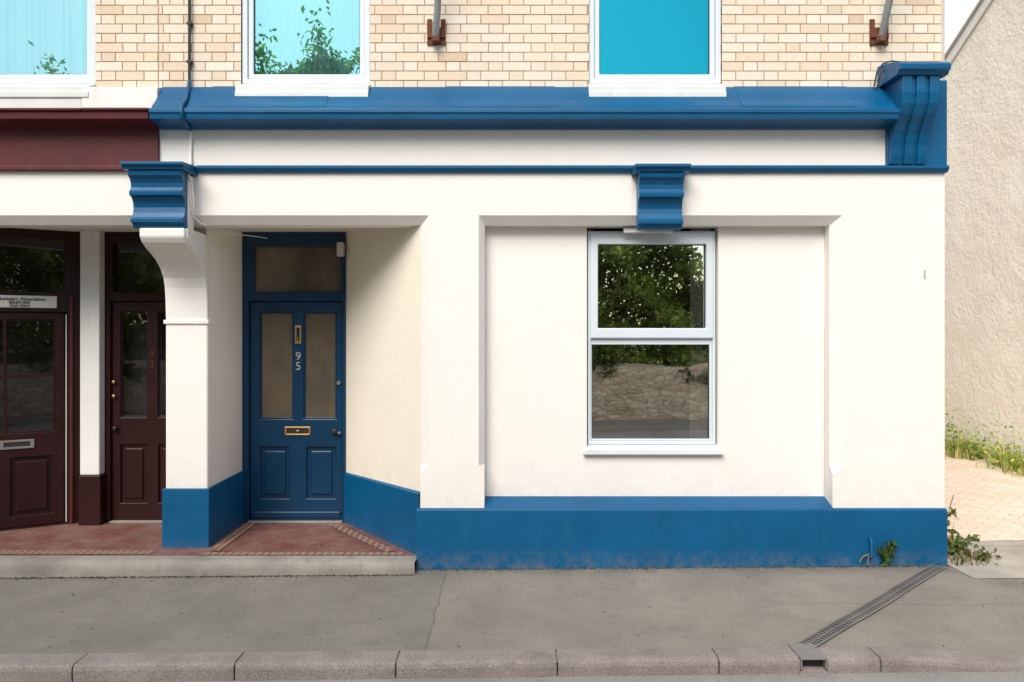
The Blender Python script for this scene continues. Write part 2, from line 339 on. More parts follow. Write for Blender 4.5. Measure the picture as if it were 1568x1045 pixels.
polys('porch_splay_plinth',H,BLUEP,[[(a.x,a.y-.03,0),(b_.x,b_.y,0),(b_.x,b_.y,.535),(a.x,a.y-.03,.57)],[(a.x,a.y-.03,.57),(b_.x,b_.y,.535),(SB.x,SB.y,.545),(SF.x,SF.y,.58)]])
polys('porch_ceiling',H,CREAM,[[(XP,.2,2.762),(-.6,.2,2.762),(-.6,1.2,2.762),(XP,1.2,2.762)]])
QX0,QX1=-2.83,-2.485
bm=bmesh.new(); addbox(bm,QX0,QX1,.27,1.16,FL-.05,2.77); obj('porch_pilaster',bm,WHITE,H,.014,2)
box('porch_pilaster_plinth',H,BLUEP,QX0-.02,QX1+.018,.25,1.10,FL-.05,.565,.006)
box('porch_pilaster_band',H,WHITE,QX0-.012,QX1+.012,.255,.42,1.905,1.94,.008)
cp=[(.27,1.95),(.262,2.10),(.25,2.2),(.225,2.28),(.17,2.35),(.09,2.41),(.0,2.455),(-.08,2.49),(-.14,2.525),(-.172,2.565),(-.175,2.632)]
extrX('white_corbel',H,WHITE,cp+[(.30,2.632),(.30,1.95)],QX0,QX1+.0,.012)
extrX('corbel_scroll',H,WHITE,[(y+.03,z+.0) for y,z in cp[5:]]+[(.2,2.63),(.2,2.44)],QX0-.0,QX1+.012,.006)
box('bracket_backing',H,WHITE,QX0-.02,QX1+.004,-.115,.0,2.632,3.05,.01)
def bracket(par,x0,x1,yo,ao=.03):
    p=[(-.10,2.635),(-.155,2.635),(-.165,2.665),(-.195,2.672),(-.197,2.70),(-.175,2.712),(-.155,2.75),(-.15,2.79),(-.158,2.83),(-.18,2.862),(-.215,2.875),(-.218,2.905),(-.2,2.915),(-.19,2.935),(-.192,2.97),(-.21,3.0),(-.235,3.02),(-.24,3.058),(-.10,3.058)]
    p=[(min(y+yo,-.001) if i not in (0,len(p)-1) else (-.10 if yo==0 else .0),z) for i,(y,z) in enumerate(p)]
    extrX('bracket',par,BLUE,p,x0,x1,.003)
    extrX('bracket_cap',par,BLUE,[(.0,3.058),(-.255+yo,3.06),(-.262+yo,3.085),(-.285+yo,3.09),(-.285+yo,3.112),(0,3.13)],x0-ao,x1+ao,.003)
bracket(H,-2.885,-2.487,0,.035)
bracket(H,.972,1.312,.075,.04)
extrX('string_moulding',H,BLUE,[(0,3.082),(-.028,3.086),(-.045,3.105),(-.05,3.112),(-.05,3.132),(0,3.145)],-2.45,XR+.01,.002)
corn=[(.06,3.775),(.03,3.765),(-.03,3.70),(-.09,3.625),(-.15,3.565),(-.165,3.545),(-.195,3.535),(-.205,3.525),(-.205,3.50),(-.195,3.492),(-.19,3.455),(-.17,3.452),(-.12,3.448),(-.06,3.44),(-.04,3.425),(.0,3.42),(.06,3.42)]
extrX('cornice',H,BLUE,corn,-2.742,2.93,.002)
lead=[(.056,3.779),(.03,3.770),(-.03,3.706),(-.09,3.631),(-.15,3.571),(-.163,3.554),(-.16,3.548),(-.09,3.615),(.0,3.72),(.056,3.76)]
for i,(xa,xb) in enumerate(((-2.35,-1.42),(-.52,.33),(1.75,2.62))):
    extrX('lead_sheet',H,BLUE,lead,xa,xb,.0015)
CX0,CX1=2.925,3.20
box('console_backing',H,BLUE,2.915,XR+.004,-.03,.06,3.10,3.80,.006)
def conprof(off): return [(0,3.14),(-.06+off,3.14),(-.075+off,3.2),(-.085+off,3.28),(-.11+off,3.36),(-.155+off,3.43),(-.205+off,3.49),(-.24+off,3.56),(-.255+off,3.64),(-.258+off,3.76),(0,3.76)]
extrX('console_body',H,BLUE,conprof(.022),CX0,CX1,.003)
w=(CX1-CX0)
for i,(u0,u1) in enumerate(((0,.26),(.38,.62),(.74,1))):
    extrX('console_rib_%d'%i,H,BLUE,[(y,z) for y,z in conprof(0)],CX0+w*u0-(.002 if i==0 else 0),CX0+w*u1+(.002 if i==2 else 0),.006)
extrX('console_cap',H,BLUE,[(.05,3.76),(-.27,3.76),(-.29,3.785),(-.31,3.79),(-.315,3.83),(-.29,3.85),(-.2,3.88),(-.08,3.91),(.05,3.93)],2.875,3.255,.006)
tube('console_cable',H,BLACK,[(2.83,-.0,3.76),(2.84,-.02,3.86),(2.88,-.03,3.925),(2.95,-.02,3.95),(3.1,0,3.945),(3.3,.02,3.955),(3.38,.03,3.93)],.006)
tube('console_cable_loop',H,BLACK,[(2.84,-.01,3.72),(2.85,-.06,3.84),(2.92,-.06,3.91),(3.05,-.04,3.935),(3.3,0,3.93)],.005)
def bond(name,par,x0,x1,z0,z1,yf,openings):
    bl=[];cl=[]; r=0; z=z0
    base=[(.79,.69,.55),(.80,.71,.58),(.785,.665,.51),(.81,.74,.62),(.79,.635,.48),(.78,.67,.54),(.80,.70,.57)]
    while z<z1-.03:
        x=x0-.3-(.169 if r%2 else 0)+random.uniform(-.004,.004); k=0
        while x<x1:
            wd=.215 if k%2==0 else .1025
            a0=max(x,x0); a1=min(x+wd,x1)
            segs=[(a0,a1)] if a1-a0>.015 else []
            for (ox0,ox1,oz0,oz1) in openings:
                if z+.065>oz0 and z<oz1:
                    ns=[]
                    for s0,s1 in segs:
                        if s1<=ox0 or s0>=ox1: ns.append((s0,s1)); continue
                        if ox0-s0>.012: ns.append((s0,ox0))
                        if s1-ox1>.012: ns.append((ox1,s1))
                    segs=ns
            for s0,s1 in segs:
                c=np.array(random.choice(base))*random.uniform(.95,1.02)
                if random.random()<.04: c*=np.array((.88,.83,.78))
                j=random.uniform(-.0015,.0015)
                bl.append((s0,s1,yf+random.uniform(-.001,.001),yf+.03,z+j*.4,z+.0665+j*.5)); cl.append(np.clip(c,0,.86))
            x+=wd+.0085; k+=1
        z+=.0742; r+=1
    return boxes_colmesh(name,BRICK,bl,cl,par)
WA=(-2.135,-1.118,3.70,5.45); WB=(.606,1.654,3.70,5.45); WN=(-4.75,-3.282,3.70,5.45)
bond('brick_wall',H,XP,XR,3.752,6.5,.05,[WA,WB])
bond('brick_wall',NH,-7.0,XP-.0085,3.752,6.5,.05,[WN])
plate('brick_mortar',H,MORTAR,XP,XR-.001,3.42,6.6,[WA,WB],.0545,.25)
plate('brick_mortar',NH,MORTAR,-7.0,XP-.001,3.42,6.6,[WN],.0545,.25)
for par,x0,x1 in ((H,XP,XR+.1),(NH,-7.0,XP-.001)):
    extrX('roof',par,SLATE,[(-.15,6.6),(4.5,9.2),(9.2,6.6),(9.2,6.55),(4.5,9.1),(-.15,6.5)],x0,x1)
box('back_wall',H,WHITE,XP,XR-.01,8.8,9.0,-.1,6.6,0); box('back_wall',NH,WHITE,-7,XP-.01,8.8,9.0,-.1,6.6,0)
box('side_wall',NH,WHITE,-7.1,-7.0,.0,9.0,-.1,6.6,0)
def curtain(par,x0,x1,y,z0,z1,amp=.018,lam=.075,mat=None):
    bm=bmesh.new(); n=int((x1-x0)/.006); prev=None
    ph=random.random()*6
    for i in range(n+1):
        x=x0+(x1-x0)*i/n; yy=y+amp*math.sin(x*2*math.pi/lam+ph+1.2*math.sin(x*9))+amp*.4*math.sin(x*150)
        c=(bm.verts.new((x,yy,z0)),bm.verts.new((x,yy*.3+y*.7,z1)))
        if prev: bm.faces.new((prev[0],c[0],c[1],prev[1]))
        prev=c
    return obj('curtain',bm,mat or CURT,par,smooth=True)
def window_upper(par,W,sky_sheet,glass,name):
    e=empty(name,par); x0,x1,z0,z1=W; zf=3.80
    plate('frame_outer',e,UPVC,x0+.002,x1-.002,zf,z1,[(x0+.045,x1-.045,zf+.04,z1-.045)],.066,.14,.006)
    plate('sash',e,UPVC,x0+.046,x1-.046,zf+.041,z1-.046,[(x0+.088,x1-.088,zf+.083,z1-.09)],.082,.14,.008)
    plate('rubber_seal',e,SIGNB,x0+.087,x1-.087,zf+.082,z1-.089,[(x0+.092,x1-.092,zf+.087,z1-.094)],.094,.12)
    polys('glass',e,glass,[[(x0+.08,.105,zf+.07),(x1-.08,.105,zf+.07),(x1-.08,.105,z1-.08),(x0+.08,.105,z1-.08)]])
    extrX('sill',e,SILL,[(.14,3.80),(.14,3.66),(.0,3.655),(-.058,3.655),(-.062,3.66),(-.062,3.70),(-.05,3.705),(-.05,3.745),(-.035,3.755),(.06,3.798)],x0-.01,x1+.005,.004)
    box('room',e,DARK,x0-.3,x1+.3,1.8,1.85,3.5,5.8,0)
    if sky_sheet=='sky_sheet': polys('sky_blue_sheet',e,SKYBLUE,[[(x0,.2,zf),(x1,.2,zf),(x1,.2,z1),(x0,.2,z1)]])  # added sheet, coloured to deepen the pane's reflected sky blue
    else: curtain(e,x0,x1,.26,zf,z1,.03,.21)
window_upper(H,WA,'curtain',GLASSU,'upper_window'); window_upper(H,WB,'sky_sheet',GLASSV,'upper_window'); window_upper(NH,WN,'curtain',GLASSN,'upper_window')
e=empty('ground_floor_window',H)
fx0,fx1,fz0,fz1=WX0+.012,WX1-.012,.93,ZC-.03
def U(px,y=.22): return (px-784)*(6+y)/1176
def V(py,y=.22): return EYE+(507-py)*(6+y)/1176
g1=(U(915),U(1080),V(503),V(375)); g2=(U(906),U(1086),V(672),V(528))
zm=V(519)
plate('frame',e,UPVC,fx0,fx1,fz0,fz1,[(fx0+.024,fx1-.024,fz0+.03,zm-.006),(fx0+.024,fx1-.024,zm+.018,fz1-.03)],.20,.29,.005)
plate('top_sash',e,UPVC,fx0+.02,fx1-.02,zm+.004,fz1-.015,[(g1[0],g1[1],g1[2],g1[3])],.182,.27,.008)
plate('bottom_bead',e,UPVC,fx0+.025,fx1-.025,fz0+.031,zm-.007,[(g2[0],g2[1],g2[2],g2[3])],.212,.27,.004)
for k,g in enumerate((g1,g2)):
    plate('seal',e,SIGNB,g[0]-.002,g[1]+.002,g[2]-.002,g[3]+.002,[(g[0]+.005,g[1]-.005,g[2]+.005,g[3]-.005)],.222,.25)
    polys('glass',e,GLASS,[[(g[0]-.01,.235,g[2]-.01),(g[1]+.01,.235,g[2]-.01),(g[1]+.01,.235,g[3]+.01),(g[0]-.01,.235,g[3]+.01)]])
box('sill',e,SILL,WX0-.03,WX1+.03,.115,.26,.862,.883,.004); extrX('sill_slope',e,UPVC,[(.13,.884),(.13,.90),(.21,.929),(.26,.929),(.26,.884)],WX0-.012,WX1+.012,.003)
curtain(e,g2[1]-.14,g2[1]+.03,.28,.8,2.7,.018,.075); curtain(e,g2[0]-.05,g2[0]+.03,.42,.8,2.7,.02,.09)
box('lamp_bracket',e,SILL,U(955,.12),U(1030,.12),.10,.159,V(357,.12),V(350,.12),.004)
f=[[(-.5,.305,.1),(-.5,3.5,.1),(-.5,3.5,3.4),(-.5,.305,3.4)],[(3.3,.305,.1),(3.3,3.5,.1),(3.3,3.5,3.4),(3.3,.305,3.4)],[(-.5,3.5,.1),(3.3,3.5,.1),(3.3,3.5,3.4),(-.5,3.5,3.4)],[(-.5,.305,.1),(3.3,.305,.1),(3.3,3.5,.1),(-.5,3.5,.1)],[(-.5,.305,3.0),(3.3,.305,3.0),(3.3,3.5,3.0),(-.5,3.5,3.0)]]
polys('room_shell',H,DARK,f)

e=empty('front_door',H); DY=1.10
fx0,fx1=-2.487,-1.535; lx0,lx1=-2.425,-1.562
plate('door_frame',e,BLUED,fx0,fx1,FL,2.762,[(lx0,lx1,FL+.012,2.125),(lx0+.045,lx1-.012,2.205,2.632)],DY-.03,DY+.1,.008)
plate('fanlight_bead',e,BLUED,lx0+.02,lx1-.0,2.18,2.65,[(-2.379,-1.58,2.212,2.625)],DY-.012,DY+.05,.006)
polys('fanlight_glass',e,OBSC,[[(-2.4,DY+.02,2.19),(-1.56,DY+.02,2.19),(-1.56,DY+.02,2.64),(-2.4,DY+.02,2.64)]])
def door_leaf(par,x0,x1,z0,z1,y,mat,panels,glasspanels,glass,M=None):
    plate('leaf',par,mat,x0+.004,x1-.004,z0,z1-.004,panels+glasspanels,y,y+.04,.007,M)
    for (a,b,c,d) in panels:
        box('panel_back',par,mat,a-.01,b+.01,y+.024,y+.036,c-.01,d+.01,0,M)
        box('panel_field',par,mat,a+.035,b-.035,y+.008,y+.03,c+.035,d-.035,.012,M)
    for (a,b,c,d) in glasspanels:
        polys('glass',par,glass,[[(a-.005,y+.026,c-.005),(b+.005,y+.026,c-.005),(b+.005,y+.026,d+.005),(a-.005,y+.026,d+.005)]],M=M)
        plate('bead',par,mat,a+.0005,b-.0005,c+.0005,d-.0005,[(a+.013,b-.013,c+.013,d-.013)],y+.012,y+.025,.004,M)
door_leaf(e,lx0,lx1,FL+.012,2.125,DY,BLUED,[(-2.331,-2.06,.30,.775),(-1.90,-1.632,.30,.775)],[(-2.331,-2.023,1.035,2.025),(-1.926,-1.624,1.035,2.025)],OBSC)
box('threshold',e,STEEL,lx0,lx1,DY-.05,DY+.06,FL,FL+.014,.003)
box('weatherboard',e,BLUED,lx0+.02,lx1-.02,DY-.022,DY,FL+.04,FL+.10,.01)
plate('knocker_plate',e,BRASS,-2.005,-1.945,1.73,1.90,[(-1.988,-1.962,1.752,1.878)],DY-.014,DY,.004)
box('knocker_bar',e,BRASS,-1.980,-1.970,DY-.03,DY-.002,1.745,1.79,.004)
plate('letter_plate',e,BRASS,-2.10,-1.86,.885,.965,[(-2.08,-1.88,.90,.95)],DY-.012,DY,.004)
box('letter_flap',e,BLACK,-2.078,-1.882,DY-.006,DY+.002,.901,.949,.003); box('letter_handle',e,BRASS,-1.995,-1.965,DY-.014,DY-.005,.918,.932,.003)
text('number_9',e,NUMC,'9',.105,(-1.975,DY-.004,1.582),0,.004); text('number_5',e,NUMC,'5',.105,(-1.975,DY-.004,1.49),0,.004)
knob(e,-1.635,DY,.925,.028,BLACK); knob(e,-1.59,DY,.91,.016,DRAIN)
bm=bmesh.new(); bmesh.ops.create_cone(bm,cap_ends=True,segments=20,radius1=.02,radius2=.018,depth=.02,matrix=Matrix.Translation((-1.6,DY-.01,1.37))@Matrix.Rotation(math.pi/2,4,'X')); obj('cylinder_lock',bm,DRAIN,e)
box('wall_above_door',H,CREAM,-3.0,-1.4,DY+.12,DY+.16,0,2.9,0)
box('alarm_box',H,SIGNW,-1.60,-1.535,1.0,1.066,2.53,2.66,.012)

def Xc(px,y): return (px-784)*(6+y)/1176
tube('conduit_upper',H,BLACK,[(Xc(290,.02),.02,6.4),(Xc(290,.02),.02,3.80)],.011)
for z in (3.95,4.25,4.9): box('pipe_clip',H,BLACK,Xc(290,.02)-.02,Xc(290,.02)+.02,.008,.05,z,z+.02,.003)
tube('conduit_on_cornice',H,BLUE,[(Xc(290,.02),.02,3.81),(-2.52,-.02,3.73),(-2.5,-.11,3.63),(-2.495,-.18,3.57),(-2.49,-.222,3.52),(-2.48,-.222,3.46),(-2.5,-.10,3.432),(-2.5,-.02,3.415)],.014)
tube('conduit_on_frieze',H,WHITE,[(-2.5,-.014,3.43),(-2.505,-.014,3.2),(-2.50,-.03,3.15),(-2.49,-.06,3.12)],.012)
tube('conduit_tail',H,WHITE,[(-2.478,-.12,3.05),(-2.455,-.1,2.95),(-2.452,-.08,2.85),(-2.47,-.06,2.74),(-2.44,.02,2.69),(-2.40,.10,2.68)],.007)
tube('thin_wire',H,CREAM,[(-2.44,.3,2.66),(-2.3,.8,2.69),(-2.25,1.05,2.70)],.004)
for i,px in enumerate((668,1347)):
    s=empty('sign_bracket',H); x=Xc(px,.03)
    plate('wall_plate',s,RUST,x-.072,x+.072,4.10,4.30,[(x-.035,x+.035,4.235,4.3001)],.035,.049,.003)
    box('rivet_strap',s,RUST,x-.07,x+.07,.02,.034,4.15,4.18,.004)
    tube('stay_rod',s,STEEL,[(x,.02,4.12),(x,-.02,4.17),(x+.02,-.06,4.35),(x+.05,-.3,4.9),(x+.08,-.5,5.3)],.027,5)
    box('shoe',s,RUST,x-.032,x+.032,-.03,.034,4.105,4.15,.006)
box('spalled_patch',H,DUST,Xc(1416,0)-.006,Xc(1416,0)+.006,-.0015,.004,V(428,0),V(414,0),.001)
tube('pipe_stub',H,BLUEP,[(2.78,-.02,.24),(2.78,-.05,.24),(2.78,-.062,.22),(2.78,-.062,.10)],.013)
tube('wire_stub',H,DRAIN,[(2.70,-.033,.05),(2.72,-.05,.10),(2.76,-.05,.12),(2.75,-.06,.04)],.007)
tube('expansion_bead',H,CREAM,[(2.495,.156,1.9),(2.497,.155,.55)],.0035)

# ================================================================ NEIGHBOUR
f=[[(-7,0,ZS),(XP,0,ZS),(XP,0,3.5),(-7,0,3.5)],[(-7,0,ZS),(XP,0,ZS),(XP,.06,ZC),(-7,.06,ZC)],[(-7,.06,ZC),(XP,.06,ZC),(XP,.22,ZC),(-7,.22,ZC)],[(-7,.22,ZC),(XP,.22,ZC),(XP,.22,2.78),(-7,.22,2.78)]]
polys('lintel',NH,WHITE,f); polys('porch_ceiling',NH,CREAM,[[(-7,.2,2.762),(XP,.2,2.762),(XP,1.3,2.762),(-7,1.3,2.762)]])
extrX('fascia_board',NH,MAROON,[(-.0,3.095),(-.045,3.10),(-.045,3.13),(-.03,3.135),(-.03,3.42),(-.08,3.44),(-.14,3.452),(-.19,3.455),(-.195,3.51),(-.15,3.545),(.03,3.56),(.03,3.1)],-7,XP+.028,.003)
bm=bmesh.new(); addbox(bm,-7,-3.25,-.215,-.13,3.512,3.532); addbox(bm,-3.246,-2.742,-.215,-.13,3.514,3.534); obj('lead_flashing',bm,MAROON,NH,.006)
extrX('white_upstand',NH,SILL,[(.056,3.56),(-.05,3.56),(-.05,3.66),(.0,3.70),(.056,3.71)],-7,Xc(130,0)+.0,.006)
extrX('white_upstand_step',NH,TRIM,[(.056,3.56),(-.055,3.56),(-.055,3.735),(.0,3.755),(.056,3.765)],Xc(130,0)+.002,-2.745,.006)
box('door_back_wall',NH,DARK,-4.1,-2.9,1.25,1.3,0,2.9,0)
e=empty('front_door',NH)
mx0,mx1=-3.76,-2.90; ml0,ml1=-3.70,-2.95
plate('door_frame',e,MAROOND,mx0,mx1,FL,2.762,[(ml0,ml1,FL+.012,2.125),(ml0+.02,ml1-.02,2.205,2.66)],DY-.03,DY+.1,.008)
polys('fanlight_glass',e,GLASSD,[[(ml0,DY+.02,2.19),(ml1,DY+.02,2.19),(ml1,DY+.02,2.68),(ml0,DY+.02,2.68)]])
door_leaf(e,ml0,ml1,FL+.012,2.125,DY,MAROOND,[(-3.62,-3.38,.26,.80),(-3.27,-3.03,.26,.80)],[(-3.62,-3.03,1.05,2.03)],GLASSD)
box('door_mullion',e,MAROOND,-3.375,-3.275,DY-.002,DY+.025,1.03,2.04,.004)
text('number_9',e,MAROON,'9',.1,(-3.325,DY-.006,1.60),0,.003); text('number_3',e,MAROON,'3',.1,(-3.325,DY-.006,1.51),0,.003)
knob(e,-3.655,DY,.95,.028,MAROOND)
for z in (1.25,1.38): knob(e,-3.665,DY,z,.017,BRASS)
box('threshold',e,CONC,ml0,ml1,DY-.05,DY+.06,FL,FL+.014,.003)
box('white_post',NH,TRIM,Xc(122,.98),Xc(152,.98),.98,1.12,V(728,.98),2.762,.01)
box('post_base',NH,MAROOND,Xc(120,.97),Xc(154,.97),.965,1.12,FL,V(728,.98)-.001,.008)
ang=math.atan2(1.10-.78,-3.99+4.52)
L=Matrix.Translation((-3.985,1.09,0))@Matrix.Rotation(ang,4,'Z')
e=empty('splayed_shop_door',NH)
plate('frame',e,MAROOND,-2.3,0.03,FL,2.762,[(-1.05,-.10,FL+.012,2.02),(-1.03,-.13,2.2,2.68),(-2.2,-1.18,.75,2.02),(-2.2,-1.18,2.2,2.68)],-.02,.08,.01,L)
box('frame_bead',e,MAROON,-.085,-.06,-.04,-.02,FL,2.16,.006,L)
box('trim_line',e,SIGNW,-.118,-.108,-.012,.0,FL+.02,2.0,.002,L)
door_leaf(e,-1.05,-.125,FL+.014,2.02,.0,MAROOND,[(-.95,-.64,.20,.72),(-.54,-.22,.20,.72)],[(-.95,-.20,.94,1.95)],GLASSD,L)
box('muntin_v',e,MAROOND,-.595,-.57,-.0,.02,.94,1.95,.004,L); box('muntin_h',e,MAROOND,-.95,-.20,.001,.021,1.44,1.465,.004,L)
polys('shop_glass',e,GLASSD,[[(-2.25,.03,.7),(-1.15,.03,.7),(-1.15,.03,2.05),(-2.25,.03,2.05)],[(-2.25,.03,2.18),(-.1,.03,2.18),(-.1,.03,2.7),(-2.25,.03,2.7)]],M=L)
plate('letter_plate',e,DRAIN,-.62,-.36,.80,.88,[(-.59,-.39,.82,.86)],-.012,0,.003,L)
box('letter_flap',e,BLACK,-.589,-.391,-.006,.002,.821,.859,.002,L)
box('backing',e,DARK,-2.3,.0,.5,.52,0,2.8,0,L)
sg=empty('name_sign',NH)
bm=bmesh.new(); addbox(bm,-1.05,-.185,-.04,-.022,2.055,2.165); o=obj('board',bm,SIGNW,sg,.008,M=L)
for s,sz,zz in (('Volunteers Association',.042,2.12),('BIDEFORD',.034,2.09),('01237 470010',.026,2.064)):
    t=text('lettering',sg,SIGNB,s,sz,(0,0,0),0,.001,bold=.0006); t.matrix_world=L@Matrix.Translation((-.47,-.042,zz))@Matrix.Rotation(math.pi/2,4,'X')
polys('shop_pier',NH,MAROON,[[(-5.9,.0,0),(-7,.0,0),(-7,0,2.76),(-5.9,0,2.76)]])

# ================================================================ PORCH FLOOR & STEP
box('porch_floor_slab',H,TILE,-7.0,-.735,.0,1.25,-.1,FL,0)
def strip(name,p0,p1,w,z=FL+.004):
    p0=Vector(p0);p1=Vector(p1);dd=(p1-p0).normalized();n=Vector((-dd.y,dd.x))*w
    polys(name,H,TILEB,[[(p0.x,p0.y,z),(p1.x,p1.y,z),(p1.x+n.x,p1.y+n.y,z),(p0.x+n.x,p0.y+n.y,z)]])
strip('tile_border_front',(-2.46,.03),(-.86,.03),.09); strip('tile_border_splay',(-.93,.16),(-1.62,1.04),.09,FL+.006)
strip('tile_border_neighbour',(-7,.06),(-2.86,.06),.10); strip('tile_border_side',(-2.34,.14),(-2.34,1.04),.09,FL+.008)
bm=bmesh.new()
rows=[]
for x in np.linspace(-7,-.738,120):
    rows.append([bm.verts.new((x,.02,FL+.002)),bm.verts.new((x,-.07,FL+.001)),bm.verts.new((x,-.115,FL-.003)),bm.verts.new((x,-.135,FL-.020)),bm.verts.new((x,-.138,.02)),bm.verts.new((x,-.145,-.12))])
for r0,r1 in zip(rows,rows[1:]):
    for i in range(5): bm.faces.new((r0[i],r0[i+1],r1[i+1],r1[i]))
for r in rows:
    for v in r[2:5]: v.co+=mn.noise_vector(v.co*6)*.011
obj('porch_step',bm,CONC,H,smooth=True)

# ================================================================ GROUND
def sst(t): t=max(0,min(1,t)); return t*t*(3-2*t)
def hx(x): return .008*max(-7,min(6,x))-.003
def drop(x): return .055*sst((x-2.06)/1.0)
def hp(x,y): return hx(x)-drop(x)*sst((-y-.5)/1.0)
def rd(x): return -.090+.0125*max(-7,min(6,x))
def grid(name,mat,x0,x1,y0,y1,nx,ny,fn,par=None):
    bm=bmesh.new(); V_=[[bm.verts.new((x,y,fn(x,y))) for y in np.linspace(y0,y1,ny)] for x in np.linspace(x0,x1,nx)]
    for i in range(nx-1):
        for j in range(ny-1): bm.faces.new((V_[i][j],V_[i+1][j],V_[i+1][j+1],V_[i][j+1]))
    return obj(name,bm,mat,par,smooth=True)
grid('pavement',PAVE,-14,14,-1.545,.0,141,12,hp)
grid('pavement',PAVE,XR,14,.0,.47,40,3,lambda x,y:hx(x)+.0)
grid('road',ROADM,-40,40,-8.2,-1.55,81,6,lambda x,y:rd(x))
grid('ground',SOIL,-300,300,-300,300,3,3,lambda x,y:-.32)
box('pavement',None,PAVE,-30,30,-9.4,-8.2,-.3,.02,.01)
K=empty('kerb'); js=[-2.46+.905*i for i in range(-8,16)]
def kerbstone(x0,x1,ztopoff=0):
    bm=bmesh.new(); n=10; R=[]
    for i in range(n+1):
        x=x0+(x1-x0)*i/n; zt_=hx(x)-drop(x)+.004+ztopoff; zb_=rd(x)-.05
        pr_=[(-1.70,zb_),(-1.703,zt_-.035),(-1.697,zt_-.014),(-1.683,zt_-.003),(-1.66,zt_),(-1.54,zt_),(-1.54,zb_)]
        R.append([bm.verts.new((x,y,z)) for y,z in pr_])
        for v in R[-1][1:5]: v.co+=mn.noise_vector(v.co*9)*.004
    for a_,b2 in zip(R,R[1:]):
        for k in range(6): bm.faces.new((a_[k],b2[k],b2[k+1],a_[k+1]))
    bm.faces.new(R[0]); bm.faces.new(R[-1][::-1])
    bmesh.ops.recalc_face_normals(bm,faces=bm.faces)
    return obj('kerbstone',bm,KERB,K,.006)
OX0,OX1=1.615,1.765
for a0,a1 in zip(js,js[1:]):
    g=.0035; dz_=random.uniform(-.003,.003)
    if a0<1.69<a1:
        kerbstone(a0+g,OX0-.002,dz_); kerbstone(OX1+.002,a1-g,dz_); kerbstone(OX0-.001,OX1+.001,-.062)
    else: kerbstone(a0+g,a1-g,dz_)
for xa,xb in ((-9.6,OX0),(OX1,11)): grid('joint_mortar',MORTAR2,xa,xb,-1.685,-1.545,90,2,lambda x,y:hx(x)-drop(x)-.008,K)
D=empty('drainage_channel')
A=Vector((3.30,-.06)); B=Vector((1.70,-1.54)); dv=(B-A); Lc=dv.length; dv.normalize(); nv=Vector((-dv.y,dv.x))
def chan(u,v): p=A+dv*u+nv*v; return p
def quad(bm,pts,dz):
    bm.faces.new([bm.verts.new((p.x,p.y,hp(p.x,p.y)+dz)) for p in pts])
bm=bmesh.new()
for i in range(24):
    u0,u1=Lc*i/24,Lc*(i+1)/24; quad(bm,[chan(u0,-.05),chan(u1,-.05),chan(u1,.05),chan(u0,.05)],.004)
obj('channel_bed',bm,SIGNB,D)
bm=bmesh.new(); n=int(Lc/.034)
for i in range(n):
    u=Lc*i/n
    for (v0,v1) in ((-.040,-.004),(.004,.040)): quad(bm,[chan(u,v0),chan(u+.019,v0),chan(u+.019,v1),chan(u,v1)],.009)
for (v0,v1) in ((-.054,-.040),(.040,.054),(-.005,.005)):
    for i in range(24):
        u0,u1=Lc*i/24,Lc*(i+1)/24; quad(bm,[chan(u0,v0),chan(u1,v0),chan(u1,v1),chan(u0,v1)],.0105)
obj('slotted_grate',bm,DRAIN,D)
zt2=hx(1.69)+.004
bm=bmesh.new()
addbox(bm,OX0,OX1,-1.708,-1.50,zt2-.006,zt2+.005); addbox(bm,OX0,OX0+.01,-1.706,-1.55,zt2-.06,zt2-.0065); addbox(bm,OX1-.01,OX1,-1.706,-1.55,zt2-.06,zt2-.0065)
obj('outlet_casting',bm,DRAIN,D,.003); box('outlet_void',D,SIGNB,OX0+.011,OX1-.011,-1.66,-1.64,zt2-.06,zt2-.007,0)

# ================================================================ SIDE DRIVE & NEIGHBOURING HOUSE
dz=lambda x,y:hx(x)+.03+.021*(y-.5)
grid('driveway',PAVER,XR+.001,7.2,.55,14.0,12,12,dz)
grid('path',DUST,3.4,16,-.35,.465,30,4,lambda x,y:hp(x,y)+.004)
box('edging_kerb',None,DUST,3.80,14,.46,.56,-.1,.058,.008)
G=empty('gable_house')
# gable wall runs back along the drive; its 36-degree verge falls away from the street
def gxw(y): return 6.2+(5.0-y)*.143
def gzw(y): return 5.66+(5.0-y)*.74 if y>2.6 else 5.66+2.4*.74-(2.6-y)*.74
wall=[(gxw(.4),.4,-.2),(gxw(9.5),9.5,-.2),(gxw(9.5),9.5,gzw(9.5)),(gxw(2.6),2.6,gzw(2.6)),(gxw(.4),.4,gzw(.4))]
slab('gable_wall',G,ROUGH,wall,(7,1.0,0))
for (ya,yb) in ((2.6,9.8),(.2,2.6)):
    pa=Vector((gxw(ya)-.03,ya,gzw(ya))); pb=Vector((gxw(yb)-.03,yb,gzw(yb))); t=(pb-pa).normalized(); up=Vector((-1,0,0)).cross(t)
    if up.z<0: up=-up
    slab('bargeboard',G,TRIM,[pa-up*.11,pb-up*.11,pb+up*.02,pa+up*.02],(.028,0,0))
    slab('verge_roof',G,COPE,[pa+up*.021+Vector((-.04,0,0)),pb+up*.021+Vector((-.04,0,0)),pb+up*.045+Vector((-.04,0,0)),pa+up*.045+Vector((-.04,0,0))],(7.1,1.0,0))

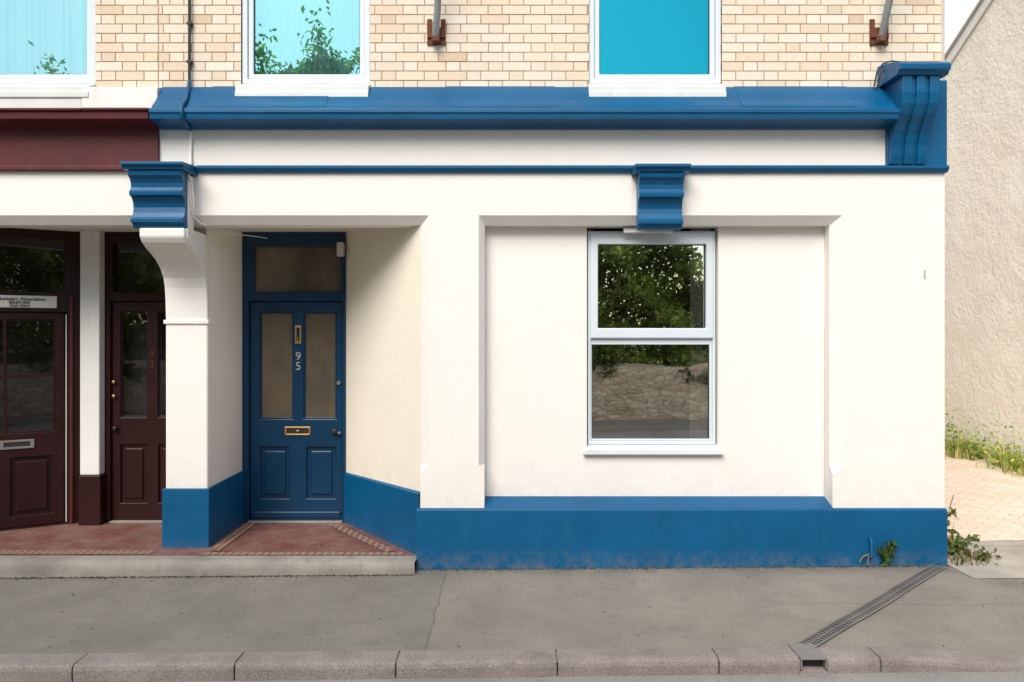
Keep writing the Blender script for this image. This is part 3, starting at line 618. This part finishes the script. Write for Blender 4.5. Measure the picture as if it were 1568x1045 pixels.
# ================================================================ PLANTS
def leafcloud(name,pts,size,cols,par=None,elong=1.6):
    n=len(pts); s=size*rng.uniform(.6,1.3,n)
    d1=rng.normal(size=(n,3)); d1/=np.linalg.norm(d1,axis=1)[:,None]; d2=rng.normal(size=(n,3)); d2-= (d1*d2).sum(1)[:,None]*d1; d2/=np.linalg.norm(d2,axis=1)[:,None]
    a=d1*(s*elong/2)[:,None]; b=d2*(s/2)[:,None]
    v=np.stack([pts-a,pts-b*.8+a*.1,pts+a,pts+b*.8+a*.1],1).reshape(-1,3)
    return colmesh(name,LEAF,v,None,cols,par)
def gcols(n,base,var=.35,hi=None,hp_=.15):
    c=np.array(base)[None,:]*rng.uniform(1-var,1+var,(n,1))*rng.uniform(.9,1.1,(n,3))
    if hi is not None:
        m=rng.random(n)<hp_; c[m]=np.array(hi)*rng.uniform(.7,1.1,(m.sum(),1))
    return c
def grassclump(name,pf,n,h,base,hi,zf,pale=.35):
    v=[];c=[]
    for i in range(n):
        x,y=pf();z=zf(x,y); hh=h*random.uniform(.25,1.1)*(0.45+.55*abs(mn.noise(Vector((x*1.7,y*1.7,3)))*2));a=random.uniform(0,6.28);w=random.uniform(.004,.009);ln=random.uniform(.2,.9)*hh
        dx,dy=math.cos(a),math.sin(a); px_,py_=-dy*w,dx*w
        m=(x+dx*ln*.35,y+dy*ln*.35,z+hh*.6); t=(x+dx*ln,y+dy*ln,z+hh)
        v+=[(x-px_,y-py_,z),(x+px_,y+py_,z),(m[0]+px_,m[1]+py_,m[2]),(m[0]-px_,m[1]-py_,m[2])]
        v+=[(m[0]-px_,m[1]-py_,m[2]),(m[0]+px_,m[1]+py_,m[2]),(t[0]+px_*.1,t[1]+py_*.1,t[2]),(t[0]-px_*.1,t[1]-py_*.1,t[2])]
        k=np.array(hi if random.random()<pale else base)*random.uniform(.7,1.2); c+=[k,k]
    return colmesh(name,LEAF,np.array(v),None,np.array(c))
def strip_pt():
    while True:
        y=random.uniform(.6,8.5); g=abs(random.gauss(0,.20))
        if mn.noise(Vector((y*2.2,g*4,7)))>-.12: return (gxw(y)-.04-g,y)
grassclump('grass',strip_pt,3800,.34,(.20,.27,.09),(.64,.57,.32),dz,.6)
P=[]
for k in range(48):
    y=rng.uniform(2.2,7.5); x=gxw(y)-.14-abs(rng.normal(0,.14)); h=.08+.40*rng.random()
    P.append(np.stack([x+rng.normal(0,.08,60),y+rng.normal(0,.10,60),dz(x,y)+.03+np.abs(rng.normal(0,h*.6,60))],1))
pts=np.concatenate(P); pts[:,0]=np.minimum(pts[:,0],gxw(pts[:,1])-.02)
leafcloud('weeds',pts,.036,gcols(len(pts),(.26,.36,.11),.4,(.76,.70,.20),.25))
STEMM=paint('plant_stem',(.16,.18,.07),.7,.3,30,.1)
def weed(name,base,h,nst,leafs,ls,spread,col,hi):
    e=empty(name); P=[];
    for s in range(nst):
        a=random.uniform(0,6.28); r=spread*random.uniform(.3,1); hh=h*random.uniform(.6,1)
        pp=[]
        for t in np.linspace(0,1,7):
            pp.append((base[0]+math.cos(a)*r*t**1.6,base[1]+math.sin(a)*r*t**1.6,base[2]+hh*(t-.15*t*t)))
        tube('stem',e,STEMM,pp,.0035,1)
        for k in range(leafs):
            t=random.uniform(.25,1); i=min(5,int(t*6)); f_=t*6-i; q=np.array(pp[i])*(1-f_)+np.array(pp[i+1])*f_
            P.append(q+rng.normal(size=3)*np.array((.03,.03,.02))*ls/.06)
    leafcloud('leaves',np.array(P),ls,gcols(len(P),col,.4,hi,.2),e)
    return e
weed('weed_plant',(3.66,.50,.03),.58,6,7,.065,.20,(.13,.17,.08),(.40,.38,.2))
weed('fern_plant',(3.58,.25,.02),.22,14,12,.042,.20,(.14,.20,.07),(.40,.36,.15))
weed('fern_plant',(2.90,-.06,.02),.24,9,10,.034,.07,(.06,.13,.025),(.14,.22,.06))
weed('fern_plant',(3.74,.12,.02),.10,8,8,.035,.14,(.16,.18,.07),(.36,.32,.16))
grassclump('grass',lambda:(random.uniform(XR+.04,3.78),random.uniform(-.05,1.8)),700,.13,(.17,.17,.07),(.42,.35,.2),lambda x,y:.02+.02*max(0,y-.4))
pts=np.stack([rng.uniform(-2.45,-.9,26),rng.uniform(.02,.9,26),np.full(26,FL+.012)],1); leafcloud('fallen_leaves',pts,.018,gcols(26,(.25,.15,.06),.4))
pts=np.stack([rng.uniform(-.7,3.4,900),-.036-rng.gamma(1.2,.010,900),np.zeros(900)],1); pts[:,2]=[hx(p[0])+.003 for p in pts]
leafcloud('wall_foot_debris',pts,.010,gcols(900,(.14,.12,.07),.5,(.10,.14,.04),.25))
pts=np.stack([rng.uniform(-5,-.75,1200),-.15-rng.gamma(1.2,.010,1200),np.zeros(1200)],1); pts[:,2]=[hx(p[0])+.003 for p in pts]
leafcloud('step_foot_debris',pts,.011,gcols(1200,(.07,.065,.045),.5,(.07,.10,.03),.2))
pts=np.stack([rng.uniform(-5,5,320),rng.uniform(-1.5,-.15,320),np.zeros(320)],1); pts[:,2]=[hp(p[0],p[1])+.004 for p in pts]
leafcloud('pavement_litter',pts,.009,gcols(320,(.12,.10,.07),.5,(.45,.42,.36),.3))

# --- opposite side of the street (seen reflected in the windows)
bm=bmesh.new(); nx_,nz_=440,16
Vv=[[bm.verts.new((x,-9.42+.04*mn.noise(Vector((x*3,0,z*5))),z if z<1.1 else 1.12+.10*mn.noise(Vector((x*1.1,5,0))))) for z in np.linspace(-.3,1.12,nz_)]+[bm.verts.new((x,-9.95,1.15))] for x in np.linspace(-22,22,nx_)]
for i in range(nx_-1):
    for j in range(nz_): bm.faces.new((Vv[i][j],Vv[i][j+1],Vv[i+1][j+1],Vv[i+1][j]))
obj('stone_wall',bm,RUBBLE,None)
def hedge(name,x0,x1,n,size):
    x=rng.uniform(x0,x1,n); top=4.2+.45*np.sin(x*.9)+.35*np.sin(x*2.3+1)-.75*np.exp(-((x-4.15)/.3)**2); u=rng.random(n)
    zz=.80+(top-.80)*u; yy=-9.75-rng.random(n)*1.3-.35*u+.40*np.sin(x*3+zz*2.5)+.3*np.sin(zz*5+x)
    yy=np.where(zz<1.3,np.minimum(yy,-9.35),yy)
    hc=gcols(n,(.19,.26,.08),.5,(.46,.54,.16),.28)*(.35+.65*np.clip(.5+.5*np.sin(x*4+zz*3)+.3*np.sin(zz*7-x*2),0,1))[:,None]
    return leafcloud(name,np.stack([x,yy,zz],1),size,hc)
hedge('hedge',-7,8,80000,.10); hedge('hedge',-22,-7,9000,.24); hedge('hedge',8,22,9000,.24)
def tree(name,x,y,h,cr,conifer=False):
    e=empty(name); bm=bmesh.new()
    def limb(a,b,r0,r1):
        a=Vector(a);b=Vector(b);q=(b-a).to_track_quat('Z','Y'); m=Matrix.Translation((a+b)/2)@q.to_matrix().to_4x4()
        bmesh.ops.create_cone(bm,cap_ends=True,segments=9,radius1=r0,radius2=r1,depth=(b-a).length,matrix=m)
    limb((x,y,-.2),(x+.1,y,h*.5),.2,.12); limb((x+.1,y,h*.5),(x,y,h*.95),.12,.02)
    P=[];k=14 if not conifer else 22
    for i in range(k):
        t=.35+.6*i/k; a=i*2.4; rr=(cr*(1.05-t)*1.4 if conifer else cr*math.sin(math.pi*min(1,t*.95))**.6)*random.uniform(.7,1.1)
        b=(x+math.cos(a)*rr,y+math.sin(a)*rr,h*t+(0 if conifer else rr*.4)); limb((x+.05,y,h*t*.95),b,.05,.012)
        for s in (.4,.7,1.0):
            c=np.array((x,y,h*t))*(1-s)+np.array(b)*s; P.append(c+rng.normal(size=(320,3))*np.array((1,1,.55))*(cr*.16))
    P.append(np.array((x,y,h*.97))+rng.normal(size=(200,3))*np.array((.18,.18,.4)))
    P=np.concatenate(P); obj('trunk_and_limbs',bm,BARK,e,smooth=True)
    leafcloud('crown',P,.11,gcols(len(P),(.14,.24,.09),.5,(.3,.42,.14),.2),e)
tree('tree',-4.7,-12.5,8.9,1.5,True); tree('tree',-3.4,-13.5,9.9,1.3,True); tree('tree',-6.2,-12.8,8.6,1.6); tree('tree',-11.5,-13,8.2,2.0); tree('tree',-9.3,-12.5,8.2,1.8)

# ================================================================ LIGHT, SKY, CAMERA
el=math.radians(45); sd=Vector((-.32,-.93,0)).normalized()*math.cos(el); sd.z=math.sin(el)
s=bpy.data.lights.new('sun','SUN'); s.energy=4.0; s.angle=math.radians(38); s.color=(1,.95,.87)
so=bpy.data.objects.new('sun',s); sc.collection.objects.link(so); so.rotation_euler=(-sd).to_track_quat('-Z','Y').to_euler(); so.location=(-5,-10,15)
w=bpy.data.worlds.new('World'); sc.world=w; w.use_nodes=True; nt=w.node_tree
sk=nt.nodes.new('ShaderNodeTexSky'); sk.sky_type='NISHITA'; sk.sun_disc=False; sk.sun_elevation=el; sk.sun_rotation=math.atan2(sd.x,sd.y); sk.air_density=1.2; sk.dust_density=1.6
# bright cloud bank over the northern half of the sky, broken cloud elsewhere
tc=nt.nodes.new('ShaderNodeTexCoord'); sp=nt.nodes.new('ShaderNodeSeparateXYZ'); nt.links.new(tc.outputs['Generated'],sp.inputs[0])
cn=noise(nt,mapping(nt,tc.outputs['Generated'],(2,2,4)),1.6,7,.6)
ma=nt.nodes.new('ShaderNodeMath'); ma.operation='MULTIPLY_ADD'; nt.links.new(sp.outputs[1],ma.inputs[0]); ma.inputs[1].default_value=.7; nt.links.new(cn,ma.inputs[2])
cf=ramp(nt,ma.outputs[0],[(.50,(0,0,0)),(.78,(1,1,1))])
skc=mix(nt,cf,sk.outputs[0],(7.2,7.1,7.0))
nt.links.new(skc,nt.nodes['Background'].inputs[0]); nt.nodes['Background'].inputs[1].default_value=.15
c=bpy.data.cameras.new('camera'); co=bpy.data.objects.new('camera',c); sc.collection.objects.link(co); co.location=(0,-6,EYE); co.rotation_euler=(math.pi/2,0,0)
c.sensor_width=36; c.lens=27.0; c.shift_y=-.0099; c.clip_end=1000; sc.camera=co
sc.view_settings.view_transform='Standard'; sc.view_settings.look='None'; sc.view_settings.exposure=0
